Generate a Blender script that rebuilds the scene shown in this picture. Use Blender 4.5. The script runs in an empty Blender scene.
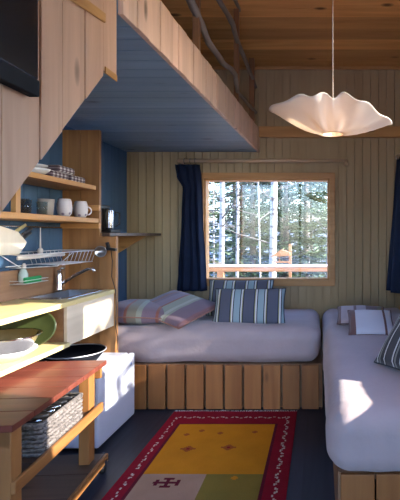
import bpy, bmesh, math, random
from mathutils import Vector, Matrix, noise
random.seed(7)
S = bpy.context.scene
COL = S.collection
PI = math.pi

# ------------------------------------------------------------------ place
XL, YB, XR = -2.0, 4.66, 0.85        # left wall, back wall, right wall
YF = -1.2                            # wall behind the viewer
def roof_z(y): return 3.13 + (YB - y) * 0.268

# ------------------------------------------------------------------ helpers
class MB:
    """collects shapes of one mesh; faces carry a material slot"""
    def __init__(self):
        self.v, self.f, self.m = [], [], []
    def add(self, vs, fs, mi=0):
        n = len(self.v); self.v += [Vector(p) for p in vs]
        for f in fs:
            self.f.append([n + i for i in f]); self.m.append(mi)
        return self
    def box(self, x0, x1, y0, y1, z0, z1, mi=0):
        vs = [(x, y, z) for z in (z0, z1) for y in (y0, y1) for x in (x0, x1)]
        return self.add(vs, [(0,2,3,1), (4,5,7,6), (0,1,5,4), (2,6,7,3), (0,4,6,2), (1,3,7,5)], mi)
    def prism(self, poly, axis, a, b, mi=0):
        """polygon in the other two axes extruded along axis"""
        def P(u, v, w):
            return {0: (w, u, v), 1: (u, w, v), 2: (u, v, w)}[axis]
        n = len(poly)
        vs = [P(u, v, a) for u, v in poly] + [P(u, v, b) for u, v in poly]
        fs = [tuple(range(n))[::-1], tuple(range(n, 2*n))] + [(i, (i+1) % n, n + (i+1) % n, n + i) for i in range(n)]
        return self.add(vs, fs, mi)
    def tube(self, pts, r, seg=8, mi=0, closed=False, flat=1.0):
        pts = [Vector(p) for p in pts]; n = len(pts)
        rs = r if isinstance(r, (list, tuple)) else [r] * n
        vs = []; up = Vector((0, 0, 1)); last = None
        for i, p in enumerate(pts):
            if closed: d = pts[(i+1) % n] - pts[i-1]
            else: d = pts[min(i+1, n-1)] - pts[max(i-1, 0)]
            d.normalize()
            a = last if last is not None else (up if abs(d.z) < .9 else Vector((1, 0, 0)))
            a = (a - d * a.dot(d)).normalized(); last = a
            b = d.cross(a)
            for k in range(seg):
                t = 2*PI*k/seg
                vs.append(p + (a*math.cos(t) + b*math.sin(t)*flat) * rs[i])
        fs = []
        for i in range(n if closed else n-1):
            j = (i+1) % n
            for k in range(seg):
                fs.append((i*seg+k, i*seg+(k+1) % seg, j*seg+(k+1) % seg, j*seg+k))
        if not closed:
            fs.append(tuple(range(seg))[::-1]); fs.append(tuple((n-1)*seg+k for k in range(seg)))
        return self.add(vs, fs, mi)
    def lathe(self, prof, c=(0,0,0), seg=28, mi=0, sx=1, sy=1, rot=None):
        c = Vector(c); vs = []; n = len(prof)
        for r, z in prof:
            for k in range(seg):
                t = 2*PI*k/seg
                p = Vector((r*math.cos(t)*sx, r*math.sin(t)*sy, z))
                if rot is not None: p = rot @ p
                vs.append(c + p)
        fs = [(i*seg+k, i*seg+(k+1) % seg, (i+1)*seg+(k+1) % seg, (i+1)*seg+k) for i in range(n-1) for k in range(seg)]
        if prof[0][0] > 1e-5: fs.append(tuple(range(seg))[::-1])
        if prof[-1][0] > 1e-5: fs.append(tuple((n-1)*seg+k for k in range(seg)))
        return self.add(vs, fs, mi)
    def obox(self, c, size, rot, mi=0):
        """box of a size about a centre, turned by a matrix"""
        c = Vector(c); h = [s/2 for s in size]
        vs = [c + rot @ Vector((x*h[0], y*h[1], z*h[2])) for z in (-1,1) for y in (-1,1) for x in (-1,1)]
        return self.add(vs, [(0,2,3,1), (4,5,7,6), (0,1,5,4), (2,6,7,3), (0,4,6,2), (1,3,7,5)], mi)
    def build(self, name, mat, parent=None, origin=None, smooth=False, bevel=0, solid=0, subsurf=0):
        if parent is not None:
            o0 = Vector((0,0,0)); p = parent
            while p is not None: o0 += p.location; p = p.parent
        elif origin is not None: o0 = Vector(origin)
        else:
            xs = [v.x for v in self.v]; ys = [v.y for v in self.v]; zs = [v.z for v in self.v]
            o0 = Vector(((min(xs)+max(xs))/2, (min(ys)+max(ys))/2, min(zs)))
        me = bpy.data.meshes.new(name)
        me.from_pydata([v - o0 for v in self.v], [], self.f)
        for m in (mat if isinstance(mat, (list, tuple)) else [mat]): me.materials.append(m)
        for i, p in enumerate(me.polygons):
            p.material_index = self.m[i]; p.use_smooth = smooth
        bm = bmesh.new(); bm.from_mesh(me)
        bmesh.ops.remove_doubles(bm, verts=bm.verts, dist=1e-5)
        bmesh.ops.recalc_face_normals(bm, faces=bm.faces)
        bm.to_mesh(me); bm.free()
        o = bpy.data.objects.new(name, me); COL.objects.link(o)
        if parent is not None: o.parent = parent
        else: o.location = o0
        if solid:
            s = o.modifiers.new('Solidify', 'SOLIDIFY'); s.thickness = solid; s.offset = 0
        if bevel:
            b = o.modifiers.new('Bevel', 'BEVEL'); b.width = bevel; b.segments = 2; b.limit_method = 'ANGLE'; b.angle_limit = math.radians(40)
        if subsurf:
            s = o.modifiers.new('Subsurf', 'SUBSURF'); s.levels = subsurf; s.render_levels = subsurf
        return o

def tag(o, label=None, cat=None, group=None, kind=None):
    if label: o['label'] = label
    if cat: o['category'] = cat
    if group: o['group'] = group
    if kind: o['kind'] = kind
    return o
def thing(name, loc, label, cat, group=None):
    o = bpy.data.objects.new(name, None); COL.objects.link(o); o.location = loc
    o.empty_display_size = .05
    return tag(o, label, cat, group)
def copy_tree(o, parent=None):
    c = o.copy(); COL.objects.link(c)
    if parent is not None: c.parent = parent
    for ch in [x for x in bpy.data.objects if x.parent == o]: copy_tree(ch, c)
    return c

# ------------------------------------------------------------------ materials
def new_mat(name):
    m = bpy.data.materials.new(name); m.use_nodes = True
    nt = m.node_tree; nt.nodes.clear()
    out = nt.nodes.new('ShaderNodeOutputMaterial'); b = nt.nodes.new('ShaderNodeBsdfPrincipled')
    nt.links.new(b.outputs[0], out.inputs[0])
    return m, nt, b, out
def N(nt, t, **kw):
    n = nt.nodes.new(t)
    for k, v in kw.items(): setattr(n, k, v)
    return n
def coords(nt, scale=(1,1,1), rnd=False):
    tc = N(nt, 'ShaderNodeTexCoord'); mp = N(nt, 'ShaderNodeMapping')
    mp.inputs['Scale'].default_value = scale
    nt.links.new(tc.outputs['Object'], mp.inputs[0])
    return mp.outputs[0], tc
def ramp(nt, fac, stops, interp='LINEAR'):
    r = N(nt, 'ShaderNodeValToRGB'); r.color_ramp.interpolation = interp
    while len(r.color_ramp.elements) < len(stops): r.color_ramp.elements.new(.5)
    for e, (p, c) in zip(r.color_ramp.elements, stops):
        e.position = p; e.color = (*c, 1)
    nt.links.new(fac, r.inputs[0]); return r.outputs[0]
def mixc(nt, fac, a, b, mode='MIX'):
    m = N(nt, 'ShaderNodeMix', data_type='RGBA', blend_type=mode)
    if isinstance(fac, (int, float)): m.inputs[0].default_value = fac
    else: nt.links.new(fac, m.inputs[0])
    for i, s in ((6, a), (7, b)):
        if isinstance(s, tuple): m.inputs[i].default_value = (*s, 1)
        else: nt.links.new(s, m.inputs[i])
    return m.outputs[2]
def mathn(nt, op, a, b=None):
    m = N(nt, 'ShaderNodeMath', operation=op)
    for i, s in ((0, a), (1, b)):
        if s is None: continue
        if isinstance(s, (int, float)): m.inputs[i].default_value = s
        else: nt.links.new(s, m.inputs[i])
    return m.outputs[0]
def bump(nt, b, h, strength=.3, dist=.01):
    n = N(nt, 'ShaderNodeBump'); n.inputs['Strength'].default_value = strength; n.inputs['Distance'].default_value = dist
    nt.links.new(h, n.inputs['Height']); nt.links.new(n.outputs[0], b.inputs['Normal'])

def wood(name, dark, light, axis=0, rough=.55, board=None, knots=True, grain=9, var=.35, spec=.4):
    """wood or painted planks; grain runs along axis; board=(axis, width) varies the tone plank by plank"""
    m, nt, b, out = new_mat(name)
    sc = [grain]*3; sc[axis] = grain*.07
    v, tc = coords(nt, tuple(sc))
    n = N(nt, 'ShaderNodeTexNoise'); n.inputs['Scale'].default_value = 2.2; n.inputs['Detail'].default_value = 5; n.inputs['Distortion'].default_value = .6
    nt.links.new(v, n.inputs['Vector'])
    if board:
        sep = N(nt, 'ShaderNodeSeparateXYZ'); nt.links.new(tc.outputs['Object'], sep.inputs[0])
        fl = mathn(nt, 'FLOOR', mathn(nt, 'DIVIDE', mathn(nt, 'ADD', sep.outputs[board[0]], 40.0), board[1]))
        wn = N(nt, 'ShaderNodeTexWhiteNoise', noise_dimensions='1D'); nt.links.new(fl, wn.inputs['W'])
        n.noise_dimensions = '4D'; nt.links.new(mathn(nt, 'MULTIPLY', wn.outputs['Value'], 30.0), n.inputs['W'])
    col = ramp(nt, n.outputs[0], [(.28, dark), (.68, light)])
    if board:
        k = mathn(nt, 'ADD', mathn(nt, 'MULTIPLY', wn.outputs['Value'], var), 1 - var/2)
        cc = N(nt, 'ShaderNodeCombineColor')
        for i in range(3): nt.links.new(k, cc.inputs[i])
        col = mixc(nt, 1.0, col, cc.outputs[0], 'MULTIPLY')
    if knots:
        sk = [7.0]*3; sk[axis] = 2.6
        vk, _ = coords(nt, tuple(sk))
        vo = N(nt, 'ShaderNodeTexVoronoi'); vo.inputs['Scale'].default_value = 1.0; nt.links.new(vk, vo.inputs['Vector'])
        kf = ramp(nt, vo.outputs['Distance'], [(.07, (1,1,1)), (.17, (0,0,0))])
        col = mixc(nt, kf, col, tuple(c*.35 for c in dark))
    nt.links.new(col, b.inputs['Base Color'])
    b.inputs['Roughness'].default_value = rough; b.inputs['Specular IOR Level'].default_value = spec
    bump(nt, b, n.outputs[0], .15, .004)
    return m
def plain(name, col, rough=.5, metal=0, spec=.5, noise_amt=.08, scale=20, bumps=0, trans=0, ior=1.45):
    m, nt, b, out = new_mat(name)
    v, _ = coords(nt, (scale,)*3)
    n = N(nt, 'ShaderNodeTexNoise'); n.inputs['Detail'].default_value = 3; nt.links.new(v, n.inputs['Vector']); n.inputs['Scale'].default_value = 1
    c = ramp(nt, n.outputs[0], [(.3, tuple(x*(1-noise_amt) for x in col)), (.7, tuple(min(1, x*(1+noise_amt)) for x in col))])
    nt.links.new(c, b.inputs['Base Color'])
    b.inputs['Roughness'].default_value = rough; b.inputs['Metallic'].default_value = metal
    b.inputs['Specular IOR Level'].default_value = spec
    if trans: b.inputs['Transmission Weight'].default_value = trans; b.inputs['IOR'].default_value = ior
    if bumps: bump(nt, b, n.outputs[0], bumps, .004)
    return m
def cloth(name, col, var=.12, scale=60, bumps=.25, rough=.9, sheen=.2):
    m, nt, b, out = new_mat(name)
    v, _ = coords(nt, (scale, scale, scale))
    n = N(nt, 'ShaderNodeTexNoise'); n.inputs['Scale'].default_value = 1; n.inputs['Detail'].default_value = 4; nt.links.new(v, n.inputs['Vector'])
    v2, _ = coords(nt, (5, 5, 5))
    n2 = N(nt, 'ShaderNodeTexNoise'); n2.inputs['Scale'].default_value = 1; n2.inputs['Detail'].default_value = 3; nt.links.new(v2, n2.inputs['Vector'])
    c = ramp(nt, n2.outputs[0], [(.3, tuple(x*(1-var) for x in col)), (.7, tuple(x*(1+var) for x in col))])
    nt.links.new(c, b.inputs['Base Color'])
    b.inputs['Roughness'].default_value = rough; b.inputs['Sheen Weight'].default_value = sheen; b.inputs['Specular IOR Level'].default_value = .15
    bump(nt, b, mathn(nt, 'ADD', n.outputs[0], mathn(nt, 'MULTIPLY', n2.outputs[0], 2.0)), bumps, .006)
    return m
def stripes(name, axis, period, stops, offset=0.0, cross=None):
    """woven stripes across the object's own axis; stops are constant bands over one period"""
    m, nt, b, out = new_mat(name)
    tc = N(nt, 'ShaderNodeTexCoord'); sep = N(nt, 'ShaderNodeSeparateXYZ'); nt.links.new(tc.outputs['Object'], sep.inputs[0])
    def band(ax, per, st, off):
        f = mathn(nt, 'FRACT', mathn(nt, 'DIVIDE', mathn(nt, 'ADD', sep.outputs[ax], off + 50*per), per))
        return ramp(nt, f, st, 'CONSTANT')
    c = band(axis, period, stops, offset)
    if cross: c = mixc(nt, 1.0, c, band(*cross), 'MULTIPLY')
    nt.links.new(c, b.inputs['Base Color']); b.inputs['Roughness'].default_value = .9
    b.inputs['Sheen Weight'].default_value = .2; b.inputs['Specular IOR Level'].default_value = .15
    v, _ = coords(nt, (90,)*3); n = N(nt, 'ShaderNodeTexNoise'); n.inputs['Scale'].default_value = 1; nt.links.new(v, n.inputs['Vector'])
    bump(nt, b, n.outputs[0], .2, .004)
    return m
def pane_glass(name, tint=(1,1,1), refl=.10):
    m, nt, b, out = new_mat(name); nt.nodes.remove(b)
    t = N(nt, 'ShaderNodeBsdfTransparent'); t.inputs[0].default_value = (*tint, 1)
    g = N(nt, 'ShaderNodeBsdfGlossy'); g.inputs['Roughness'].default_value = .02
    lw0 = N(nt, 'ShaderNodeLayerWeight'); lw0.inputs[0].default_value = .15
    mx = N(nt, 'ShaderNodeMixShader'); nt.links.new(mathn(nt, 'ADD', mathn(nt, 'MULTIPLY', lw0.outputs['Facing'], refl*4), refl*.4), mx.inputs[0]); nt.links.new(t.outputs[0], mx.inputs[1]); nt.links.new(g.outputs[0], mx.inputs[2])
    nt.links.new(mx.outputs[0], out.inputs[0]); return m

M = {}
M['tan'] = wood('wall_paint_tan', (.42,.295,.15), (.50,.36,.195), 2, .6, knots=False, var=.12, grain=5)
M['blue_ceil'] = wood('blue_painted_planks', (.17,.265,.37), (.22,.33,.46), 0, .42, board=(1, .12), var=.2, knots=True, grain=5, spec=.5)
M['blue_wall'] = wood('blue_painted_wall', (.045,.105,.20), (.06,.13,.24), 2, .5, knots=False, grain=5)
M['pine_pale'] = wood('pale_pine', (.54,.31,.19), (.70,.43,.28), 2, .5, board=(1, .13), var=.18, grain=7)
M['roof'] = wood('roof_pine', (.54,.235,.065), (.76,.38,.125), 0, .5, board=(1, .14), var=.5, grain=6)
M['pine'] = wood('pine_orange', (.46,.215,.065), (.64,.34,.12), 2, .45, grain=8)
M['pine_x'] = wood('pine_orange_x', (.46,.215,.065), (.64,.34,.12), 0, .45, grain=8)
M['pine_y'] = wood('pine_orange_y', (.46,.215,.065), (.64,.34,.12), 1, .45, grain=8)
M['cart_leg'] = wood('cart_leg_wood', (.24,.095,.026), (.35,.155,.048), 2, .5, knots=False)
M['cart_y'] = wood('cart_rail_wood', (.24,.095,.026), (.35,.155,.048), 1, .5, knots=False)
M['cart_x'] = wood('cart_apron_wood', (.24,.095,.026), (.35,.155,.048), 0, .5, knots=False)
M['base_board'] = wood('bed_base_board', (.25,.085,.022), (.39,.155,.044), 2, .5, board=(0, .153), var=.4, grain=7)
M['rod'] = wood('rod_wood', (.58,.38,.22), (.70,.50,.32), 0, .5, knots=False)
M['wframe'] = wood('window_frame_wood', (.50,.235,.075), (.62,.32,.115), 0, .45, knots=False)
M['plank_panel'] = wood('plank_panel_wood', (.27,.12,.038), (.42,.20,.07), 2, .5, board=(0, .15), var=.3, grain=7)
M['counter'] = wood('worktop_wood', (.60,.47,.20), (.72,.60,.29), 1, .35, knots=False, grain=6)
M['panel_light'] = wood('sink_panel_wood', (.62,.50,.35), (.74,.62,.46), 1, .5, knots=False, grain=6)
M['dark_wood'] = wood('backsplash_wood', (.22,.115,.06), (.34,.19,.10), 1, .5, knots=False)
M['red_top'] = wood('red_brown_tabletop', (.10,.027,.018), (.185,.05,.032), 0, .38, board=(1, .155), var=.3, knots=False, spec=.2)
M['cart_shelf'] = wood('cart_shelf_wood', (.065,.038,.026), (.11,.066,.045), 0, .4, board=(1, .23), var=.4)
M['floor'] = wood('painted_floor', (.020,.023,.036), (.032,.037,.056), 1, .42, board=(0, .14), var=.25, knots=False, spec=.25)
M['branch'] = wood('peeled_branch', (.20,.15,.11), (.38,.30,.23), 1, .7, knots=False)
M['post'] = wood('rail_post', (.24,.10,.04), (.34,.16,.07), 2, .5, knots=False)
M['black'] = plain('black_plastic', (.012,.012,.014), .35)
M['screen'] = plain('black_screen', (.006,.007,.009), .25, noise_amt=0)
M['bezel'] = plain('grey_bezel', (.02,.021,.023), .8, spec=.15)
M['steel'] = plain('stainless_steel', (.62,.63,.65), .22, 1)
M['wire'] = plain('coated_wire', (.75,.76,.80), .35, .6)
M['steel_dark'] = plain('brushed_bowl_steel', (.36,.36,.38), .14, 1)
M['basin'] = plain('basin_steel', (.30,.30,.31), .3, 1)
M['chrome'] = plain('chrome', (.75,.75,.77), .1, 1)
M['fridge'] = plain('fridge_enamel', (.66,.70,.82), .35, noise_amt=.01)  # white enamel, tinted blue to stand in for cool daylight
M['gasket'] = plain('grey_gasket', (.30,.31,.34), .6)
M['blue_badge'] = plain('blue_badge', (.03,.12,.45), .4)
M['ceramic'] = plain('white_ceramic', (.74,.72,.72), .25, noise_amt=.02)
M['cream'] = plain('cream_ceramic', (.42,.38,.34), .4, noise_amt=.04)
M['green_dish'] = plain('green_glaze', (.035,.048,.016), .22, noise_amt=.1)
M['soap'] = plain('pale_soap_bottle', (.45,.55,.50), .2)
M['green'] = plain('green_sponge', (.02,.32,.10), .8, bumps=.6, scale=200)
M['black_enamel'] = plain('black_enamel', (.003,.004,.007), .6, spec=.1)
M['block'] = wood('knife_block_wood', (.66,.58,.46), (.76,.68,.55), 2, .5, knots=False)
M['handle_pale'] = plain('pale_handle', (.55,.48,.22), .5)
M['wicker'] = plain('wicker', (.15,.13,.12), .8, noise_amt=.6, scale=70, bumps=1.0)
M['wicker_in'] = plain('basket_lining', (.10,.09,.085), .9)
M['sheet'] = cloth('bed_sheet', (.42,.335,.335), .05, 40, .3)
M['curtain'] = cloth('navy_curtain', (.014,.021,.046), .15, 60, .2, sheen=0)
M['cord'] = plain('black_cord', (.012,.012,.013), .6)
M['white_cord'] = plain('lamp_cord', (.55,.48,.40), .6)
M['rubber'] = plain('black_rubber', (.014,.014,.016), .6)
M['snow'] = plain('snow', (.78,.80,.86), .8, noise_amt=.04)
M['glass'] = pane_glass('window_glass')
M['tumbler'] = pane_glass('tumbler_glass', (.80,.86,.88))
BLU, BLK, WHT, GRY, YEL = (.28,.37,.40), (.025,.027,.04), (.64,.64,.62), (.10,.105,.14), (.34,.32,.16)
st = [(0, GRY), (.20, BLK), (.235, YEL), (.27, WHT), (.33, BLK), (.37, BLU), (.62, BLK), (.66, WHT), (.71, YEL), (.74, BLK), (.78, GRY)]
M['stripe_blue'] = stripes('blue_striped_cotton', 0, .20, st)
M['stripe_dark'] = stripes('dark_striped_cotton', 0, .13, [(0, (.06,.06,.065)), (.34, WHT), (.42, (.03,.03,.035)), (.5, (.22,.22,.2)), (.6, (.04,.04,.045)), (.82, WHT), (.88, (.05,.05,.055))])
PUR, PLT, RED, GRN, BRN = (.19,.13,.165), (.43,.38,.42), (.27,.10,.07), (.28,.30,.24), (.17,.085,.075)
M['stripe_purple'] = stripes('purple_striped_pillowcase', 0, .62, [(0, PUR), (.18, RED), (.21, PUR), (.28, (.23,.17,.22)), (.42, RED), (.45, GRN), (.60, (.40,.40,.34)), (.66, GRN), (.70, PUR), (.93, (.22,.11,.11))], .31)
M['stripe_plum'] = stripes('plum_striped_pillowcase', 0, .56, [(0, (.20,.14,.18)), (.35, RED), (.39, (.22,.19,.14)), (.52, GRN), (.6, (.20,.14,.18)), (.8, RED), (.84, (.18,.13,.16))], .28)
M['stripe_white'] = stripes('white_banded_cover', 0, .34, [(0, BRN), (.16, (.62,.61,.66)), (.78, BRN), (.83, (.60,.59,.64))], .17)
M['stripe_pink'] = stripes('pink_banded_cover', 0, .40, [(0, (.20,.11,.10)), (.08, (.50,.42,.44)), (.34, (.24,.16,.16)), (.40, (.52,.46,.48)), (.6, (.26,.18,.17)), (.84, (.30,.25,.16))], .20)
M['gingham'] = stripes('checked_linen', 1, .044, [(0, (.62,.60,.60)), (.5, (.22,.17,.19))], 0, cross=(2, .02, [(0, (1,1,1)), (.5, (.4,.33,.35))], 0))

# lamp shade: thin cloth that lets the bulb's light through
m, nt, b, out = new_mat('shade_cloth')
b.inputs['Base Color'].default_value = (.80,.74,.68, 1); b.inputs['Roughness'].default_value = .9
tr = N(nt, 'ShaderNodeBsdfTranslucent'); tr.inputs[0].default_value = (.86,.76,.64, 1)
mx = N(nt, 'ShaderNodeMixShader'); mx.inputs[0].default_value = .45
nt.links.new(b.outputs[0], mx.inputs[1]); nt.links.new(tr.outputs[0], mx.inputs[2]); nt.links.new(mx.outputs[0], out.inputs[0])
M['shade'] = m
m, nt, b, out = new_mat('lit_bulb')
b.inputs['Emission Color'].default_value = (1,.62,.30,1); b.inputs['Emission Strength'].default_value = 13
M['bulb'] = m
# patterned mugs
m, nt, b, out = new_mat('patterned_ceramic')
v, _ = coords(nt, (22,)*3); vo = N(nt, 'ShaderNodeTexVoronoi'); vo.inputs['Scale'].default_value = 1; nt.links.new(v, vo.inputs['Vector'])
c = ramp(nt, vo.outputs['Distance'], [(.20, (.26,.22,.30)), (.30, (.66,.62,.65))]); nt.links.new(c, b.inputs['Base Color']); b.inputs['Roughness'].default_value = .25
M['mug'] = m
# bark and foliage
m, nt, b, out = new_mat('birch_bark')
v, _ = coords(nt, (4,4,14)); n = N(nt, 'ShaderNodeTexNoise'); n.inputs['Scale'].default_value = 1; n.inputs['Detail'].default_value = 4; nt.links.new(v, n.inputs['Vector'])
nt.links.new(ramp(nt, n.outputs[0], [(.36, (.12,.11,.10)), (.50, (.36,.345,.33))]), b.inputs['Base Color']); b.inputs['Roughness'].default_value = .9
M['birch'] = m
M['deck_wood'] = wood('weathered_deck_wood', (.28,.14,.07), (.40,.22,.12), 0, .7, knots=False)
M['bark'] = plain('grey_bark', (.20,.17,.15), .95, noise_amt=.4, scale=12)
def foliage_mat(name, a, c_):
    m, nt, b, out = new_mat(name)
    g = N(nt, 'ShaderNodeNewGeometry')
    c = ramp(nt, g.outputs['Random Per Island'], [(0, a), (1, c_)])
    nt.links.new(c, b.inputs['Base Color']); b.inputs['Roughness'].default_value = .7
    tr = N(nt, 'ShaderNodeBsdfTranslucent'); nt.links.new(c, tr.inputs[0])
    mx = N(nt, 'ShaderNodeMixShader'); mx.inputs[0].default_value = .35
    nt.links.new(b.outputs[0], mx.inputs[1]); nt.links.new(tr.outputs[0], mx.inputs[2]); nt.links.new(mx.outputs[0], out.inputs[0])
    return m
M['needles'] = foliage_mat('conifer_needles', (.045,.075,.042), (.24,.31,.17))
M['twigs'] = foliage_mat('pale_twigs', (.10,.09,.08), (.24,.22,.20))
# outdoor ground: snow patches over brown leaf litter
m, nt, b, out = new_mat('forest_ground')
v, _ = coords(nt, (.8,)*3); n = N(nt, 'ShaderNodeTexNoise'); n.inputs['Scale'].default_value = 1; n.inputs['Detail'].default_value = 6; nt.links.new(v, n.inputs['Vector'])
nt.links.new(ramp(nt, n.outputs[0], [(.46, (.12,.10,.07)), (.56, (.42,.46,.54))]), b.inputs['Base Color']); b.inputs['Roughness'].default_value = .9
M['ground'] = m

# ================================================================== SETTING
def struct(o): o['kind'] = 'structure'; return o
# floor
mb = MB().box(XL-.15, XR+.15, YF-.15, YB+.15, -.10, 0)
struct(mb.build('floor', M['floor'], origin=(0,0,0)))
# back wall: real boards with open grooves, a hole for the window
WX0, WX1, WZ0, WZ1 = -1.20, .095, .930, 1.985         # window opening
mb = MB(); x = XL - .05; w = .083; top = roof_z(YB) + .05
while x < XR + .1:
    a, b_ = x + .0035, x + w - .0035
    for (u0, u1) in ((a, b_),):
        if u1 <= WX0 or u0 >= WX1: mb.box(u0, u1, YB, YB+.02, 0, top)
        else:
            mb.box(u0, u1, YB, YB+.02, 0, WZ0 - .0); mb.box(u0, u1, YB, YB+.02, WZ1, top)
    x += w
for r in ((XL-.15, WX0, 0, top), (WX1, XR+.15, 0, top), (WX0, WX1, 0, WZ0), (WX0, WX1, WZ1, top)):
    mb.box(r[0], r[1], YB+.035, YB+.16, r[2], r[3])
struct(mb.build('wall_back', M['tan'], origin=(0,0,0)))
# left wall: blue vertical boards below the loft, pine above
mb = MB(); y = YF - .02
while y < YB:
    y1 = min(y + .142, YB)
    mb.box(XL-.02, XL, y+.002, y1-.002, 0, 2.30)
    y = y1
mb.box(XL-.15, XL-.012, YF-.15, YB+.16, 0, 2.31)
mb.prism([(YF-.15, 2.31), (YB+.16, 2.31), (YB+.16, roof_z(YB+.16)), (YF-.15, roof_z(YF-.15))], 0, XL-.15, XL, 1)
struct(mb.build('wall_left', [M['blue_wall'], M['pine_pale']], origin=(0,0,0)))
# right wall with two windows
RA = (1.60, 2.28, .93, 2.62); RB = (2.50, 4.05, 1.25, 2.10)
mb = MB()
def wr(y0, y1, z0, z1=None):
    mb.prism([(y0, z0), (y1, z0), (y1, z1 if z1 else roof_z(y1)), (y0, z1 if z1 else roof_z(y0))], 0, XR, XR+.14)
wr(YF-.15, RA[0], 0); wr(RA[0], RA[1], 0, RA[2]); wr(RA[0], RA[1], RA[3]); wr(RA[1], RB[0], 0)
wr(RB[0], RB[1], 0, RB[2]); wr(RB[0], RB[1], RB[3]); wr(RB[1], YB+.16, 0)
struct(mb.build('wall_right', M['tan'], origin=(0,0,0)))
# wall behind the viewer, with wide glazing added to let in sky light
mb = MB(); FX0, FX1, FZ0, FZ1 = -1.88, .73, .10, 2.75
ht = roof_z(YF) + .02
for r in ((XL, FX0, 0, ht), (FX1, XR, 0, ht), (FX0, FX1, 0, FZ0), (FX0, FX1, FZ1, ht)):
    mb.box(r[0], r[1], YF-.14, YF, r[2], r[3])
struct(mb.build('wall_front', M['tan'], origin=(0,0,0)))
# sloping board ceiling
mb = MB(); y = YB + .6; w = .14
while y > YF - .4:
    y0 = y - w
    mb.prism([(y0+.005, roof_z(y0)), (y-.005, roof_z(y)), (y-.005, roof_z(y)+.022), (y0+.005, roof_z(y0)+.022)], 0, XL-.15, XR+.4)
    y = y0
mb.prism([(YF-.4, roof_z(YF-.4)+.035), (YB+.6, roof_z(YB+.6)+.035), (YB+.6, roof_z(YB+.6)+.18), (YF-.4, roof_z(YF-.4)+.18)], 0, XL-.15, XR+.4)
struct(mb.build('ceiling', M['roof'], origin=(0,0,0)))
# wall plate where ceiling meets the back wall, and the beam lower down
mb = MB().box(XL, XR, YB-.03, YB, roof_z(YB)-.0, roof_z(YB)+.02).box(XL, XR, YB-.03, YB-.0, roof_z(YB)-.02, roof_z(YB)+.01)
struct(mb.build('trim_1', M['pine_x'], bevel=.003))
mb = MB().box(-.63, XR, YB-.05, YB, 2.405, 2.515)
struct(mb.build('trim_2', M['pine_x'], bevel=.004))
# back window
def framed_window(name, u0, u1, z0, z1, axis, at, inward, wide=.06, mull=(), thick=.14, rails=()):
    """axis 0: window lies in x, wall plane y=at; axis 1: lies in y, wall plane x=at"""
    f = MB()
    def bx(a0, a1, d0, d1, c0, c1):
        d0, d1 = sorted((at + inward*d0, at + inward*d1))
        if axis == 0: f.box(a0, a1, d0, d1, c0, c1)
        else: f.box(d0, d1, a0, a1, c0, c1)
    # casing on the wall
    bx(u0-wide, u1+wide, 0, .022, z1, z1+wide); bx(u0-wide, u1+wide, 0, .022, z0-wide, z0)
    bx(u0-wide, u0, 0, .022, z0, z1); bx(u1, u1+wide, 0, .022, z0, z1)
    # jambs
    bx(u0-.002, u0+.018, -thick, .0, z0, z1); bx(u1-.018, u1+.002, -thick, 0, z0, z1)
    bx(u0, u1, -thick, 0, z1-.018, z1+.002); bx(u0, u1, -thick, .0, z0-.002, z0+.018)
    for c0, c1 in rails: bx(u0+.018, u1-.018, -.10, -.03, c0, c1)
    for q in mull: bx(q-.025, q+.025, -.09, -.04, z0, z1)
    o = struct(f.build(name, M['wframe'], bevel=.003))
    g = MB()
    d0, d1 = sorted((at + inward*-.07, at + inward*-.066))
    cuts = [z0+.018] + [c for rr in rails for c in rr] + [z1-.018]
    for a0, a1 in zip(cuts[::2], cuts[1::2]):
        g = MB()
        if axis == 0: g.box(u0+.018, u1-.018, d0, d1, a0, a1)
        else: g.box(d0, d1, u0+.018, u1-.018, a0, a1)
        g.build('glass_pane', M['glass'], o)
    return o
framed_window('window_1', WX0, WX1, WZ0, WZ1, 0, YB, -1, .058)
framed_window('window_2', RA[0], RA[1], RA[2], RA[3], 1, XR, -1, .05, rails=((1.06, 1.34),))  # unseen wide cross rail added to keep sun off the cart
framed_window('window_3', RB[0], RB[1], RB[2], RB[3], 1, XR, -1, .05)
framed_window('window_4', FX0, FX1, FZ0, FZ1, 0, YF, 1, .06, mull=(-.475,))  # glazing added out of view to brighten the room with sky

# ================================================================== LOFT
def ex(y): return -.771 + .134*(y-1.735)/2.865      # loft edge
loft = thing('loft', (-1.3, 3.2, 2.26), 'sleeping loft with blue plank underside and pale vertical edge boards', 'loft')
mb = MB(); y = 1.74
while y < YB:
    y1 = min(y + .12, YB)
    mb.prism([(XL+.001, y+.0035), (ex(y)-.012, y+.0035), (ex(y1)-.012, y1-.0035), (XL+.001, y1-.0035)], 2, 2.26, 2.28)
    y = y1
mb.prism([(XL+.001, 1.74), (ex(1.74)-.012, 1.74), (ex(YB)-.012, YB-.001), (XL+.001, YB-.001)], 2, 2.274, 2.45)
mb.build('underside', M['blue_ceil'], loft, bevel=0)
mb = MB(); y = 1.74; i = 0
while y < YB - .01:
    y1 = min(y + .118, YB)
    t = .004 if i % 2 else 0
    p = [(ex(y+.002)-.012, y+.002), (ex(y+.002)+.010+t, y+.002), (ex(y1-.001)+.010+t, y1-.001), (ex(y1-.001)-.012, y1-.001)]
    mb.prism(p, 2, 2.255, 2.492); y = y1; i += 1
M['fascia'] = wood('fascia_pine', (.62,.40,.28), (.80,.55,.41), 2, .5, board=(1, .118), var=.15, grain=7)
mb.build('edge_boards', M['fascia'], loft, bevel=.002)
mb = MB().prism([(ex(1.74)-.09, 1.74), (ex(1.74)+.0, 1.74), (ex(YB)+.0, YB), (ex(YB)-.09, YB)], 2, 2.492, 2.505)
mb.build('edge_cap', M['pine_y'], loft)

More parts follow.
